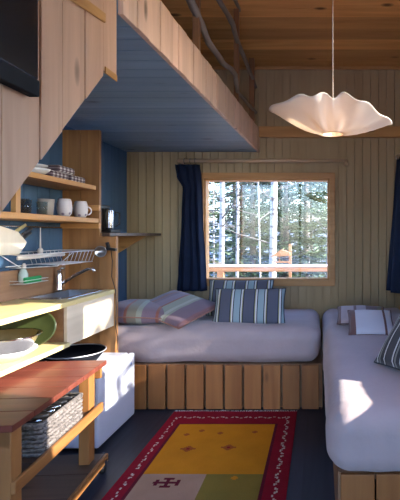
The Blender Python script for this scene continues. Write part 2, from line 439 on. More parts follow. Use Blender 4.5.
# railing of the loft: posts and crooked peeled branches
rail = thing('loft_railing', (ex(3.2), 3.2, 2.505), 'rustic railing of crooked peeled branches on upright posts along loft edge', 'railing')
for (y, w) in ((2.79, .042), (3.86, .042), (4.50, .05)):
    MB().box(ex(y)-.065, ex(y)-.065+w, y-w/2, y+w/2, 2.506, roof_z(y)-.01).build('post', M['post'], rail, bevel=.004)
def branch(pts, r0, r1):
    P = []
    for i in range(len(pts)-1):
        for k in range(6):
            t = k/6; a = Vector(pts[i]).lerp(Vector(pts[i+1]), t)
            n = noise.noise_vector(a*3.1)*.018
            P.append(a + n)
    P.append(Vector(pts[-1]))
    rs = [(r0 + (r1-r0)*i/(len(P)-1)) * (1 + .25*noise.noise(p*9)) for i, p in enumerate(P)]
    MB().tube(P, rs, 9).build('branch_rail', M['branch'], rail, smooth=True)
def rp(px, py, dx=-.03):           # a point above the loft edge
    # where the sight line of that picture point meets the plane of the edge
    k = (px-320)/450; s = .134/2.865
    y = (-.771 + dx - s*1.735)/(k - s); return (k*y, y, 1.4 - (py-235)/450*y)
branch([rp(180,-25), rp(197,12), rp(209,42), rp(222,62), rp(235,74), rp(238,92), rp(247,105), rp(257,113)], .026, .016)
branch([rp(200,-30), rp(219,2), rp(233,24), rp(238,42), rp(245,62), rp(257,90)], .022, .017)
branch([rp(222,-30), rp(236,4), rp(244,18), rp(252,42), rp(257,55)], .018, .014)

# stair side panel with a slanted lower edge
stair = thing('stair_panel', (-.79, 1.3, 1.4), 'tall pale pine board panel beside the loft stairs, slanted lower edge', 'panel')
def dz(y): return 1.449 + 1.01*(y-1.101)
edges = [.60, .73, .86, .99, 1.105, 1.258, 1.366, 1.499, 1.624, 1.736]
for i in range(len(edges)-1):
    y0, y1 = edges[i]+.0026, edges[i+1]-.0026
    z0, z1 = (dz(y0), dz(y1)) if i < len(edges)-2 else (1.995, 2.012)
    t = .003*(i % 2)
    MB().prism([(y0, z0), (y1, z1), (y1, roof_z(y1)-.02), (y0, roof_z(y0)-.02)], 0, -.808, -.783+t).build('board', M['pine_pale'], stair, bevel=.002)
mb = MB().prism([(1.36, 2.125), (1.624, 2.165), (1.624, 2.20), (1.36, 2.165)], 0, -.781, -.772)
mb.build('rail_strip', M['pine_y'], stair, bevel=.003)
MB().box(-.779, -.774, 1.627, 1.72, 1.985, 2.01).build('foot_strip', M['pine_y'], stair, bevel=.002)
mb = MB().prism([(.60, dz(.6)+.05), (1.62, dz(1.62)+.05), (1.62, dz(1.62)+.09), (.6, dz(.6)+.09)], 0, -.85, -.809)
mb.build('stringer', M['pine_y'], stair)

# black screen on the stair panel
tv = thing('television', (-.77, .97, 1.6), 'large black screen mounted high on the pale stair panel', 'television')
mb = MB().box(-.778, -.752, .66, 1.203, 1.8135, 2.40); mb.build('screen', M['screen'], tv, bevel=.004)
mb = MB().box(-.778, -.748, .66, 1.203, 1.768, 1.812); mb.build('lower_bezel', M['bezel'], tv, bevel=.003)

# ================================================================== KITCHEN
YP = 3.49
# plank end panel and its post
ep = thing('plank_partition', (-1.85, YP+.02, 0), 'brown plank partition standing at the far end of the kitchen counter', 'partition')
MB().box(XL+.002, -1.862, YP, YP+.03, .0, 2.215).box(-1.859, -1.71, YP, YP+.03, 0, 2.215).build('plank', M['plank_panel'], ep, bevel=.002)
MB().box(-1.707, -1.578, YP-.012, YP+.03, 0, 1.388).build('post_board', M['plank_panel'], ep, bevel=.003)
MB().box(XL+.002, -1.70, YP-.03, YP-.001, 1.585, 1.63).build('cross_rail', M['pine_x'], ep, bevel=.003)
MB().box(XL+.002, -1.70, YP-.03, YP-.001, 1.45, 1.49).build('cross_rail', M['pine_x'], ep, bevel=.003)

# wall shelves
MB().box(XL+.001, -1.715, 1.6, YP-.032, 1.745, 1.778)
s1 = MB().box(XL+.001, -1.72, 1.6, YP-.032, 1.745, 1.778).build('wall_shelf', M['pine_y'], bevel=.003)
tag(s1, 'upper pine shelf on the blue wall holding white plates and checked cloths', 'shelf')
s2 = MB().box(XL+.001, -1.70, 1.6, YP-.032, 1.492, 1.527).build('wall_shelf', M['pine_y'], bevel=.003)
tag(s2, 'lower pine shelf on the blue wall holding mugs and glasses', 'shelf')
up = MB().box(-1.80, -1.77, 2.62, 2.66, 1.528, 1.744).build('shelf_support', M['pine'])
tag(up, 'small upright pine support standing between the two kitchen shelves', 'support')

# plates, cloths
def plate(z, r, y, x, label):
    o = MB().lathe([(0, z), (r*.55, z), (r, z+.022), (r, z+.026), (r*.55, z+.006), (0, z+.006)], (x, y, 0)).build('plate', M['ceramic'], smooth=True)
    return tag(o, label, 'plate', 'white dishes on the upper shelf')
o = MB().lathe([(0, 1.779), (.05, 1.779), (.105, 1.812), (.112, 1.826), (.106, 1.826), (.05, 1.786), (0, 1.784)], (-1.86, 2.90, 0)).build('bowl', M['ceramic'], smooth=True)
tag(o, 'shallow white bowl on the upper shelf, lower one of the stack', 'bowl', 'white dishes on the upper shelf')
o = MB().lathe([(0, 1.829), (.05, 1.829), (.092, 1.846), (.095, 1.852), (.05, 1.836), (0, 1.835)], (-1.86, 2.90, 0)).build('plate', M['ceramic'], smooth=True)
tag(o, 'small white plate on top of the bowl on upper shelf', 'plate', 'white dishes on the upper shelf')
def soft_slab(name, c, size, mat, rz=0, seed=0, parent=None, r=.012, amp=.004, n=10):
    """a soft folded cloth: rounded slab with gentle dents"""
    mb = rounded(size, r, n, amp, seed)
    R = Matrix.Rotation(rz, 3, 'Z')
    mb.v = [R @ v + Vector(c) for v in mb.v]
    return mb.build(name, mat, parent, smooth=True)
def rounded(size, r, n=12, amp=0.0, seed=0, freq=4.0):
    hx, hy, hz = size[0]/2, size[1]/2, size[2]/2
    r = min(r, hx, hy, hz)
    bm = bmesh.new(); bmesh.ops.create_cube(bm, size=2)
    bmesh.ops.subdivide_edges(bm, edges=bm.edges, cuts=n, use_grid_fill=True)
    mb = MB(); off = Vector((seed*7.3, seed*3.1, 0))
    bm.verts.ensure_lookup_table()
    for v in bm.verts:
        # push samples towards the rounded edges
        q = Vector((math.copysign(abs(v.co.x)**.75, v.co.x)*hx, math.copysign(abs(v.co.y)**.75, v.co.y)*hy, math.copysign(abs(v.co.z)**.85, v.co.z)*hz))
        c = Vector((max(-hx+r, min(hx-r, q.x)), max(-hy+r, min(hy-r, q.y)), max(-hz+r, min(hz-r, q.z))))
        d = q - c
        if d.length > 1e-6: q = c + d.normalized()*r
        if amp:
            nn = d.normalized() if d.length > 1e-6 else Vector((0,0,1))
            q += nn * noise.noise(q*freq + off) * amp
        mb.v.append(q)
    for f in bm.faces:
        mb.f.append([v.index for v in f.verts]); mb.m.append(0)
    bm.free(); return mb
cl = [(3.00, 0, 'checked cloth folded at the bottom left of the upper shelf pile'), (3.22, 0, 'checked cloth folded at the bottom right of the upper shelf pile'), (3.08, 1, 'checked cloth lying on top of the folded pile on the upper shelf')]
for y, lv, lab in cl:
    o = soft_slab('folded_cloth', (-1.83, y+.03, 1.779+.0225+lv*.047), (.17, .20, .045), M['gingham'], 0, y)
    tag(o, lab, 'cloth', 'checked cloths on the upper shelf')

# lower shelf: tumblers, jar, mugs
def tumbler(x, y, r, h, label, jar=False):
    z = 1.528
    o = MB().lathe([(0, z), (r*.9, z), (r, z+h), (r-.004, z+h), (r*.9-.004, z+.006), (0, z+.006)], (x, y, 0), 20).build('tumbler', M['tumbler'], smooth=True)
    tag(o, label, 'glass', 'drinking glasses on the lower shelf')
tumbler(-1.78, 2.72, .034, .085, 'clear glass nearest the shelf support on the lower shelf')
tumbler(-1.86, 2.82, .036, .10, 'tall clear glass at the back of the lower shelf')
tumbler(-1.78, 2.88, .034, .085, 'clear glass on lower shelf, the one closest to the beige cup')
o = MB().lathe([(0, 1.528), (.040, 1.528), (.047, 1.60), (.050, 1.638), (.045, 1.638), (.037, 1.535), (0, 1.535)], (-1.82, 2.99, 0)).build('cup', M['cream'], smooth=True)
tag(o, 'beige handleless cup on the lower shelf beside the glasses', 'cup')
def mug(x, y, s, ang, label):
    r = thing('mug', (x, y, 1.528), label, 'mug', 'patterned mugs on the lower shelf')
    prof = [(0, .0), (.034, .0), (.050, .02), (.056, .05), (.051, .085), (.044, .105), (.040, .105), (.047, .08), (.050, .05), (.044, .02), (.03, .006), (0, .006)]
    MB().lathe([(a*s*.90, b*s*1.20+1.528) for a, b in prof], (x, y, 0)).build('body', M['mug'], r, smooth=True)
    c = Vector((x, y, 1.528+.055*s)); d = Vector((math.cos(ang), math.sin(ang), 0))
    pts = [c + d*(.048*s + .030*s*math.sin(t)) + Vector((0,0,.030*s*math.cos(t))) for t in [PI*k/8 for k in range(9)]]
    MB().tube(pts, .006*s, 8).build('handle', M['mug'], r, smooth=True)
mug(-1.80, 3.17, 1.0, 2.2, 'rounded white mug with dark flower pattern beside the beige cup')
mug(-1.80, 3.385, 1.0, .9, 'rounded white mug with dark flower pattern nearest the plank partition')

# rail under the lower shelf with a hanging brush
rl = thing('utensil_rail', (-1.96, 2.9, 1.46), 'thin steel utensil rail under the lower kitchen shelf', 'rail')
MB().tube([(-1.955, 2.3, 1.455), (-1.955, 3.40, 1.455)], .005, 8).build('bar', M['steel'], rl, smooth=True)
for y in (2.35, 3.35): MB().tube([(-1.999, y, 1.455), (-1.955, y, 1.455)], .005, 8).build('bracket', M['steel'], rl, smooth=True)
hb = thing('dish_brush', (-1.955, 3.13, 1.30), 'white slim dish brush hanging below the utensil rail', 'brush')
MB().tube([(-1.945, 3.13, 1.452), (-1.945, 3.13, 1.31)], [.003, .006], 8).build('handle', M['ceramic'], hb, smooth=True)
MB().lathe([(0, 1.265), (.016, 1.27), (.018, 1.30), (.006, 1.312), (0, 1.312)], (-1.945, 3.13, 0), 14).build('bristle_head', M['ceramic'], hb, smooth=True)

# backsplash board
bs = MB().box(XL+.001, -1.972, 1.6, YP-.002, .982, 1.172).build('backsplash_board', M['dark_wood'], bevel=.003)
tag(bs, 'brown wooden backsplash board running behind the counter and sink', 'board')

# counter with sink
wt = thing('worktop', (-1.78, 2.5, .95), 'pale varnished wooden kitchen worktop in sunlight', 'worktop')
MB().box(XL+.001, -1.585, 1.55, 2.93, .950, .981).box(XL+.001, -1.945, 2.93, YP-.014, .950, .981).box(-1.645, -1.585, 2.93, YP-.014, .95, .981).box(-1.945, -1.645, 3.46, YP-.014, .95, .981).build('board', M['counter'], wt, bevel=.003)
sk = thing('sink', (-1.79, 3.19, .981), 'stainless steel sink set into the far end of worktop', 'sink')
mb = MB()
x0, x1, y0, y1 = -1.955, -1.635, 2.92, 3.462
X0, X1, Y0, Y1 = -1.91, -1.67, 2.97, 3.42
mb.box(x0, X0, y0, y1, .9815, .987).box(X1, x1, y0, y1, .9815, .987).box(X0, X1, y0, Y0, .9815, .987).box(X0, X1, Y1, y1, .9815, .987)
mb.build('rim', M['steel'], sk, bevel=.002)
mb = MB().add([(X0, Y0, .985), (X1, Y0, .985), (X1, Y1, .985), (X0, Y1, .985), (X0+.02, Y0+.02, .85), (X1-.02, Y0+.02, .85), (X1-.02, Y1-.02, .85), (X0+.02, Y1-.02, .85)],
              [(0,1,5,4), (1,2,6,5), (2,3,7,6), (3,0,4,7), (4,5,6,7)])
mb.build('basin', M['basin'], sk, solid=.002)
# front panel below the sink, side board and lower shelf
cab = thing('sink_cabinet', (-1.78, 2.9, .68), 'wooden sink cabinet with pale front panel and open shelf to its left', 'cabinet')
MB().box(-1.612, -1.590, 2.83, YP-.014, .700, .949).build('front_panel', M['panel_light'], cab, bevel=.003)
MB().box(XL+.03, -1.614, 2.83, 2.85, .70, .949).build('side_board', M['dark_wood'], cab, bevel=.002)
MB().box(XL+.002, -1.57, 1.6, 2.826, .700, .728).build('shelf', M['counter'], cab, bevel=.003)
MB().box(XL+.002, -1.98, 1.6, 2.826, .729, .949).build('back_board', M['dark_wood'], cab)

# faucet
fc = thing('faucet', (-1.925, 3.33, .987), 'chrome faucet with long slanting spout behind the sink', 'faucet')
MB().lathe([(0, .988), (.026, .988), (.026, 1.0), (.023, 1.01), (.023, 1.09), (.020, 1.10), (.020, 1.13), (.012, 1.14), (0, 1.14)], (-1.930, 3.33, 0), 20).build('body', M['chrome'], fc, smooth=True)
MB().tube([(-1.915, 3.33, 1.035), (-1.86, 3.32, 1.07), (-1.78, 3.31, 1.115), (-1.70, 3.30, 1.15), (-1.665, 3.30, 1.152), (-1.652, 3.30, 1.13)], .011, 10).build('spout', M['chrome'], fc, smooth=True)
MB().tube([(-1.93, 3.33, 1.135), (-1.915, 3.33, 1.152), (-1.89, 3.33, 1.156)], .008, 8).build('lever', M['chrome'], fc, smooth=True)

# soap and sponge on a wire ledge of the backsplash
cad = thing('sponge_ledge', (-1.945, 2.98, 1.08), 'small wire ledge fixed on the backsplash holding soap and sponge', 'ledge')
mb = MB()
for z in (1.085, 1.105): mb.tube([(-1.971, 2.86, z), (-1.885, 2.86, z), (-1.885, 3.12, z), (-1.971, 3.12, z)], .002, 6)
for i in range(9): mb.tube([(-1.971, 2.86+.0325*i, 1.085), (-1.885, 2.86+.0325*i, 1.085)], .0015, 6)
mb.build('wire_frame', M['wire'], cad)
sb = thing('soap_bottle', (-1.94, 2.95, 1.088), 'small pale soap bottle with white cap behind the green sponge', 'bottle')
MB().lathe([(0, 1.089), (.026, 1.089), (.028, 1.10), (.028, 1.145), (.018, 1.17), (.012, 1.18), (0, 1.18)], (-1.945, 2.95, 0), 18).build('body', M['soap'], sb, smooth=True)
MB().lathe([(0, 1.18), (.013, 1.18), (.013, 1.20), (.007, 1.215), (0, 1.215)], (-1.94, 2.95, 0), 14).build('cap', M['ceramic'], sb, smooth=True)
tag(MB().box(-1.915, -1.89, 2.90, 3.06, 1.088, 1.125).build('sponge', M['green'], bevel=.006), 'green scouring sponge on the wire ledge in front of soap bottle', 'sponge')

# knife block and knives
kb = thing('knife_block', (-1.91, 2.66, 1.28), 'pale wooden knife block mounted on the blue wall above counter', 'knife block')
kc = Vector((-1.835, 2.72, 1.385)); KD = Vector((0, .90, .42)).normalized(); KN = Vector((0, -.5, .86)).normalized()
MB().prism([(2.42, 1.285), (2.69, 1.285), (2.76, 1.355), (2.68, 1.42), (2.42, 1.475)], 0, -1.935, -1.795).build('block', M['block'], kb, bevel=.004)
MB().box(-1.999, -1.937, 2.50, 2.70, 1.31, 1.35).build('wall_bracket', M['block'], kb)
kn = [((-.02, .022), True, 'knife with pale yellow handle in the knife block'), ((.03, .012), False, 'black handled knife in the block, the one nearest the room'), ((-.05, .002), False, 'black handled knife closest to the wall in the block'), ((.012, -.022), False, 'lowest black handled knife in the block')]
for (a, c), pale, lab in kn:
    k = thing('knife', tuple(kc), lab, 'knife', 'knives in the block')
    s = kc + Vector((a, 0, 0)) + KN*c; e = s + KD*(.14 if pale else .115)
    s = s + KD*.008
    MB().tube([s + (e-s)*.14, s+(e-s)*.5, e], [.011, .013, .011], 8, flat=.6).build('handle', M['handle_pale'] if pale else M['black'], k, smooth=True)
    MB().tube([s, s + (e-s)*.13], .008, 8).build('bolster', M['steel'], k)

# wire dish rack hung on the wall
dr = thing('dish_rack', (-1.9, 3.1, 1.2), 'white wire dish rack hanging on the blue wall above the sink', 'dish rack')
y0, y1, xa, xb = 2.76, 3.44, -1.985, -1.70
mb = MB()
mb.tube([(xa, y0, 1.285), (xb-.12, y0, 1.275), (xb, 3.12, 1.285), (xb, y1, 1.285), (xa, y1, 1.285)], .004, 6, closed=True)
for i in range(8):
    y = 3.06 + .05*i
    mb.tube([(xa, y, 1.285), (xa+.03, y, 1.20), (xb-.03, y, 1.20), (xb, y, 1.285)], .0022, 6)
mb.tube([(xa+.03, 2.80, 1.20), (xa+.03, y1-.02, 1.20)], .003, 6); mb.tube([(xb-.03, 3.02, 1.20), (xb-.03, y1-.02, 1.20)], .003, 6)
mb.build('upper_basket', M['wire'], dr, smooth=True)
mb = MB().tube([(xa+.01, y0+.02, 1.275), (-1.90, 2.86, 1.19), (-1.82, 3.12, 1.185), (-1.76, 3.20, 1.275)], .003, 6)
mb.tube([(xa+.01, 2.86, 1.19), (-1.90, 2.86, 1.19)], .003, 6)
mb.build('lower_support', M['wire'], dr, smooth=True)
MB().tube([(-1.88, 2.80, 1.255), (-1.80, 3.16, 1.265)], .013, 10).build('cutlery_tray', M['ceramic'], dr, smooth=True)

# clamp lamp with its cord
lm = thing('clamp_lamp', (-1.66, 3.45, 1.28), 'small black clamp spotlight with silver head on the post board', 'lamp')
c = Vector((-1.665, 3.42, 1.278)); Rl = Vector((0,0,1)).rotation_difference(Vector((.35,-.9,-.08)).normalized()).to_matrix()
MB().lathe([(.004, -.045), (.018, -.04), (.028, -.005), (.042, .03), (.043, .034), (.038, .034), (.020, .004), (0, .0)], c, 20, rot=Rl).build('reflector', M['basin'], lm, smooth=True)
MB().tube([c + Vector((.01,.035,.0)), (-1.655, 3.44, 1.292), (-1.62, 3.45, 1.292)], [.018, .013, .010], 10).build('arm', M['black'], lm, smooth=True)
MB().obox((-1.60, 3.452, 1.292), (.075, .03, .022), Matrix.Rotation(.15, 3, 'Y')).obox((-1.625, 3.452, 1.315), (.02, .025, .06), Matrix.Rotation(-.3, 3, 'Y')).build('clamp', M['black'], lm, bevel=.003)
cd = MB().tube([(-1.608, 3.462, 1.28), (-1.598, 3.462, 1.20), (-1.603, 3.462, 1.08), (-1.574, 3.466, .97), (-1.568, 3.462, .84), (-1.572, 3.462, .70), (-1.56, 3.47, .60), (-1.565, 3.47, .51)], .0035, 6).build('cord', M['cord'], lm, smooth=True)

# corner shelf with coffee maker
cs = thing('corner_shelf', (-1.82, 4.05, 1.39), 'grey-brown wall shelf running from the partition to the back corner', 'shelf')
MB().box(XL+.001, -1.645, 3.522, YB-.002, 1.392, 1.418).build('board', M['cart_shelf'], cs, bevel=.002)
MB().prism([(XL+.002, 1.39), (-1.68, 1.39), (XL+.002, 1.20)], 1, 3.60, 3.625).build('bracket', M['pine_x'], cs, bevel=.002)
MB().prism([(XL+.002, 1.39), (-1.68, 1.39), (XL+.002, 1.20)], 1, 4.35, 4.375).build('bracket', M['pine_x'], cs, bevel=.002)
cm = thing('coffee_maker', (-1.78, 3.74, 1.419), 'black coffee maker with a silver cylinder on the corner shelf', 'coffee maker')
MB().box(-1.90, -1.70, 3.66, 3.84, 1.4195, 1.445).build('base', M['black'], cm, bevel=.006)
MB().box(-1.90, -1.79, 3.66, 3.84, 1.446, 1.65).build('body', M['black'], cm, bevel=.01)
MB().lathe([(0, 1.447), (.030, 1.447), (.033, 1.46), (.033, 1.60), (.028, 1.62), (0, 1.62)], (-1.752, 3.74, 0), 22).build('jug', M['steel'], cm, smooth=True)
MB().tube([(-1.70, 3.74, 1.59), (-1.665, 3.735, 1.58), (-1.665, 3.735, 1.49), (-1.70, 3.74, 1.47)], .007, 8).build('jug_handle', M['black'], cm, smooth=True)

# dishes on the open shelf
o = MB().lathe([(0, .729), (.07, .729), (.125, .765), (.148, .783), (.148, .788), (.140, .788), (.07, .736), (0, .735)], (-1.69, 2.42, 0), 32).build('mixing_bowl', M['ceramic'], smooth=True)
tag(o, 'white bowl on the open shelf, under the steel bowl', 'bowl')
o = MB().lathe([(0, .745), (.06, .745), (.12, .79), (.158, .855), (.172, .862), (.172, .865), (.155, .862), (.115, .795), (.06, .75), (0, .75)], (-1.69, 2.42, 0), 36).build('mixing_bowl', M['steel_dark'], smooth=True)
tag(o, 'wide stainless steel bowl nested in the white bowl', 'bowl')
Rg = Matrix.Rotation(math.radians(74), 3, 'X')
Rg = Matrix.Rotation(math.radians(8), 3, 'Z') @ Rg
o = MB().lathe([(0, 0), (.085, 0), (.11, .012), (.118, .016), (.118, .022), (.108, .018), (.083, .007), (0, .006)], (-1.745, 2.70, .841), 40, sx=1.35, rot=Rg).build('platter', M['green_dish'], smooth=True)
tag(o, 'large oval green platter leaning upright behind the steel bowl', 'platter')

# fridge
fr = thing('mini_fridge', (-1.71, 3.19, 0), 'small white refrigerator below the sink, lit by a patch of sun', 'refrigerator')
MB().box(-1.985, -1.482, 2.90, 3.478, .02, .494).build('body', M['fridge'], fr, bevel=.01)
MB().box(-1.481, -1.474, 2.91, 3.47, .03, .485).build('gasket', M['gasket'], fr)
d = MB().box(-1.473, -1.43, 2.90, 3.478, .02, .494).build('door', M['fridge'], fr, bevel=.012)
MB().lathe([(0, 0), (.009, 0), (.009, .002), (0, .002)], (-1.4305, 3.41, .425), 16, rot=Matrix.Rotation(PI/2, 3, 'Y')).build('badge', M['blue_badge'], d)
for x in (-1.95, -1.50):
    for y in (2.94, 3.44): MB().lathe([(0, 0), (.015, 0), (.015, .021), (0, .021)], (x, y, 0), 12).build('foot', M['rubber'], fr)
# wide black pan on the fridge
pn = thing('roasting_tub', (-1.76, 3.22, .495), 'wide round black enamel tub with pale rim on the refrigerator', 'tub')
c = (-1.765, 3.235, 0)
MB().lathe([(0, .495), (.15, .495), (.205, .565), (.200, .565), (.148, .502), (0, .501)], c, 36).build('body', M['black_enamel'], pn, smooth=True)
MB().tube([(c[0]+.207*math.cos(t), c[1]+.207*math.sin(t), .567) for t in [2*PI*k/36 for k in range(36)]], .004, 6, closed=True).build('rim', M['wire'], pn, smooth=True)

# ------------------------------------------------------------------ cart (built square, then turned)
LX, LY = -1.20, 1.755
ct = thing('kitchen_cart', (0,0,0), 'low wooden cart with glossy red-brown plank top and casters', 'cart')
mb = MB()
for i in range(6):
    mb.box(-.45, 0, i*.155+.0012, (i+1)*.155-.0012, .628, .655)
mb.build('top', M['red_top'], ct, bevel=.003)
for y in (.02, .885): MB().box(-.43, -.02, y, y+.025, .56, .627).build('apron', M['cart_x'], ct, bevel=.002)
MB().box(-.43, -.40, .046, .884, .585, .627).build('apron', M['pine_y'], ct, bevel=.002)
for x, y in ((-.075, .02), (-.43, .02), (-.102, .79), (-.43, .79)):
        MB().box(x, x+.058, y, y+.075, .101, .627).build('leg', M['cart_leg'], ct, bevel=.004)
for x in (-.017, -.45): MB().box(x, x+.018, .02, .875, .375, .425).build('shelf_rail', M['cart_y'], ct, bevel=.003)
mb = MB()
for i in range(6): mb.box(-.431, -.018, .10+i*.116, .213+i*.116, .384, .402)
mb.build('middle_shelf', M['cart_shelf'], ct, bevel=.002)
mb = MB()
for i in range(4): mb.box(-.455, -.01, -.0+i*.232+.002, (i+1)*.232-.002, .076, .100)
mb.build('bottom_shelf', M['cart_shelf'], ct, bevel=.003)
for x in (-.009, -.473): MB().box(x, x+.017, 0, .93, .055, .101).build('edge_strip', M['cart_y'], ct, bevel=.003)
for x in (-.01, -.42):
    for y in (.05, .895):
        w = MB().lathe([(0, -.012), (.026, -.012), (.028, -.008), (.028, .008), (.026, .012), (0, .012)], (x, y, .028), 20, rot=Matrix.Rotation(PI/2, 3, 'Y')).build('caster', M['rubber'], ct, smooth=False)
        MB().box(x-.018, x+.018, y-.015, y+.015, .058, .075).box(x-.018, x-.014, y-.01, y+.01, .026, .06).box(x+.014, x+.018, y-.01, y+.01, .026, .06).build('fork', M['steel'], w)
ct.location = (LX, LY, 0); ct.rotation_euler = (0, 0, math.radians(4.3))
TM = Matrix.Translation((LX, LY, 0)) @ Matrix.Rotation(math.radians(4.3), 4, 'Z')

# basket on the middle shelf
bk = thing('wicker_basket', (0,0,0), 'grey woven basket on the middle shelf of the cart', 'basket')
bx0, bx1, by0, by1, bz0, bz1 = -.36, -.03, .27, .66, .403, .545
mb = MB()
# woven walls: rows of bulging strands running over and under the stakes
rows = 7
def strand(z, ph):
    pts = []
    per = [(bx0, by0), (bx1, by0), (bx1, by1), (bx0, by1)]
    for k in range(4):
        a = Vector((*per[k], 0)); b2 = Vector((*per[(k+1) % 4], 0)); L = (b2-a).length; n = int(L/.018)
        nrm = Vector(((b2-a).y, -(b2-a).x, 0)).normalized()
        for i in range(n):
            pts.append(a + (b2-a)*(i/n) + nrm*(.005*math.sin(PI*i + ph) if False else .005*(1 if (i+ph) % 2 else -1)) + Vector((0,0,z)))
    mb.tube(pts, .0095, 6, closed=True)
for r in range(rows): strand(bz0+.01+r*(bz1-bz0-.02)/(rows-1), r % 2)
mb.build('woven_side', M['wicker'], bk, smooth=True)
MB().box(bx0+.004, bx1-.004, by0+.004, by1-.004, bz0, bz0+.01).build('bottom', M['wicker'], bk)
MB().tube([(bx0, by0, bz1), (bx1, by0, bz1), (bx1, by1, bz1), (bx0, by1, bz1)], .011, 8, closed=True).build('rim', M['wicker'], bk, smooth=True)
bk.matrix_world = TM
cg = [('spoon', M['steel']), ('spoon', M['black']), ('fork', M['steel']), ('spoon', M['steel']), ('fork', M['black']), ('spoon', M['black'])]
labs = ['steel spoon lying nearest the viewer in the basket', 'dark spoon lying second from the near end of basket', 'steel fork lying near the middle of the basket', 'steel spoon lying just past the middle of basket', 'dark fork second from the far end of basket', 'dark spoon at the far end of the basket']
for i, ((nm, mt), lab) in enumerate(zip(cg, labs)):
    y = .31 + i*.058
    a = Vector((-.05, y, .552)); b2 = Vector((-.24, y+.03, .50))
    u = thing(nm, (0,0,0), lab, nm, 'cutlery in the basket')
    MB().tube([a, a.lerp(b2, .5)+Vector((0,0,.006)), b2], [.009, .006, .004], 8, flat=.5).build('handle', mt, u, smooth=True)
    d = (b2-a).normalized(); e = b2 + d*.03
    if nm == 'spoon': MB().lathe([(0, -.004), (.012, -.002), (.020, .003), (.012, .001), (0, -.001)], e, 14, sx=1.5).build('bowl', mt, u, smooth=True)
    else:
        mb = MB().box(b2.x-.028, b2.x, b2.y-.002, b2.y+.018, b2.z-.008, b2.z-.004)
        for q in range(4): mb.box(b2.x-.065, b2.x-.027, b2.y-.002+q*.0055, b2.y+.0015+q*.0055, b2.z-.008, b2.z-.005)
        mb.build('tines', mt, u)
    u.matrix_world = TM

# ================================================================== BEDS
def mattress(name, x0, x1, y0, y1, z0, z1, r, parent, seed, n=34):
    mb = rounded((x1-x0, y1-y0, z1-z0), r, n, .016, seed, 3.2)
    c = Vector(((x0+x1)/2, (y0+y1)/2, (z0+z1)/2)); out = []
    for v in mb.v:
        w = v + c
        # crown and sheet creases
        u, t = (w.x-c.x)/(x1-x0)*2, (w.y-c.y)/(y1-y0)*2
        if w.z > c.z: w.z += .012*max(0, 1-u*u)*max(0, 1-t*t)
        w += Vector((0,0,1)) * .003*noise.noise(Vector((w.x*4, w.y*16, seed)))
        side = max(abs(u), abs(t))
        if side > .85: w.z += .0
        d = Vector((w.x-c.x, w.y-c.y, 0)).normalized()
        if side > .93: w += d * .005*noise.noise(Vector((w.x*18, w.y*18, w.z*4+seed)))
        out.append(w)
    mb.v = out
    return mb.build(name, M['sheet'], parent, smooth=True)
bed1 = thing('daybed', (-1.0, 4.05, 0), 'built-in daybed with board front and grey-lilac sheet below the window', 'bed')
mattress('mattress', XL+.02, .0, 3.57, YB-.035, .368, .66, .10, bed1, 1, 40)
x = XL + .01; k = 0
while x < -.0:
    x1 = min(x + .153, .02)
    j = random.uniform(-.004, .004)
    MB().box(x+.009, x1-.009, 3.585+j, 3.607+j, .012, .362).build('front_board', M['base_board'], bed1, bevel=.003)
    x = x1; k += 1
MB().box(XL+.002, .02, 3.61, YB-.03, .33, .366).box(XL+.002, .02, 3.66, 3.69, .0, .33).build('platform', M['dark_wood'], bed1)
bed2 = thing('daybed', (.45, 3.2, 0), 'built-in daybed with lilac-grey sheet along the right wall', 'bed')
mattress('mattress', .028, XR-.01, 1.885, YB-.035, .368, .66, .10, bed2, 5, 44)
x = .085
for i in range(5):
    x1 = x + .155; j = random.uniform(-.006, .006)
    MB().box(x+.004, min(x1, XR-.005)-.004, 1.945+j, 1.967+j, .012, .366).build('front_board', M['base_board'], bed2, bevel=.003)
    x = x1
mb = MB().box(.10, XR-.002, 1.974, YB-.03, .33, .366).box(.08, .0995, 1.974, YB-.03, 0, .362)
mb.build('platform', M['dark_wood'], bed2)

# ------------------------------------------------------------------ pillows
def pillow(name, w, h, t, mat, loc, rot, label, piping=None, group=None, n=22, pinch=.06, seed=0):
    mb = MB(); V = {}
    for s in (1, -1):
        for i in range(n+1):
            for j in range(n+1):
                u, v = 2*i/n-1, 2*j/n-1
                e = max(0, 1-abs(u)**2.6) * max(0, 1-abs(v)**2.6)
                x = u*w/2*(1 - pinch*(1-v*v)*abs(u)**3*.8); y = v*h/2*(1 - pinch*(1-u*u)*abs(v)**3*.8)
                z = s*t/2*e**.42 + .006*noise.noise(Vector((u*2+seed, v*2, s*.3)))*(e**.3)
                V[s,i,j] = len(mb.v); mb.v.append(Vector((x, y, z)))
        for i in range(n):
            for j in range(n):
                f = [V[s,i,j], V[s,i+1,j], V[s,i+1,j+1], V[s,i,j+1]]
                mb.f.append(f if s > 0 else f[::-1]); mb.m.append(0)
    o = thing(name, (0,0,0), label, name.replace('_', ' '), group)
    mb.build('cover', mat, o, smooth=True)
    if piping:
        pts = []
        for k in range(4):
            for i in range(n):
                q = 2*i/n-1
                u, v = [(q, -1), (1, q), (-q, 1), (-1, -q)][k]
                x = u*w/2*(1 - pinch*(1-v*v)*abs(u)**3*.8); y = v*h/2*(1 - pinch*(1-u*u)*abs(v)**3*.8)
                pts.append((x, y, 0))
        MB().tube(pts, .005, 6, closed=True).build('piping', piping, o, smooth=True)
    o.location = loc; o.rotation_euler = [math.radians(a) for a in rot]
    return o
M['pipe_dark'] = cloth('dark_piping', (.05,.05,.06), .1)
M['pipe_red'] = cloth('rust_piping', (.30,.14,.10), .1)
M['pipe_brown'] = cloth('brown_piping', (.16,.09,.09), .1)
pillow('cushion', .60, .34, .12, M['stripe_blue'], (-.73, 4.13, .825), (68, 0, 0), 'blue and grey striped cushion leaning behind its twin under the window', M['pipe_dark'], 'blue striped cushions')
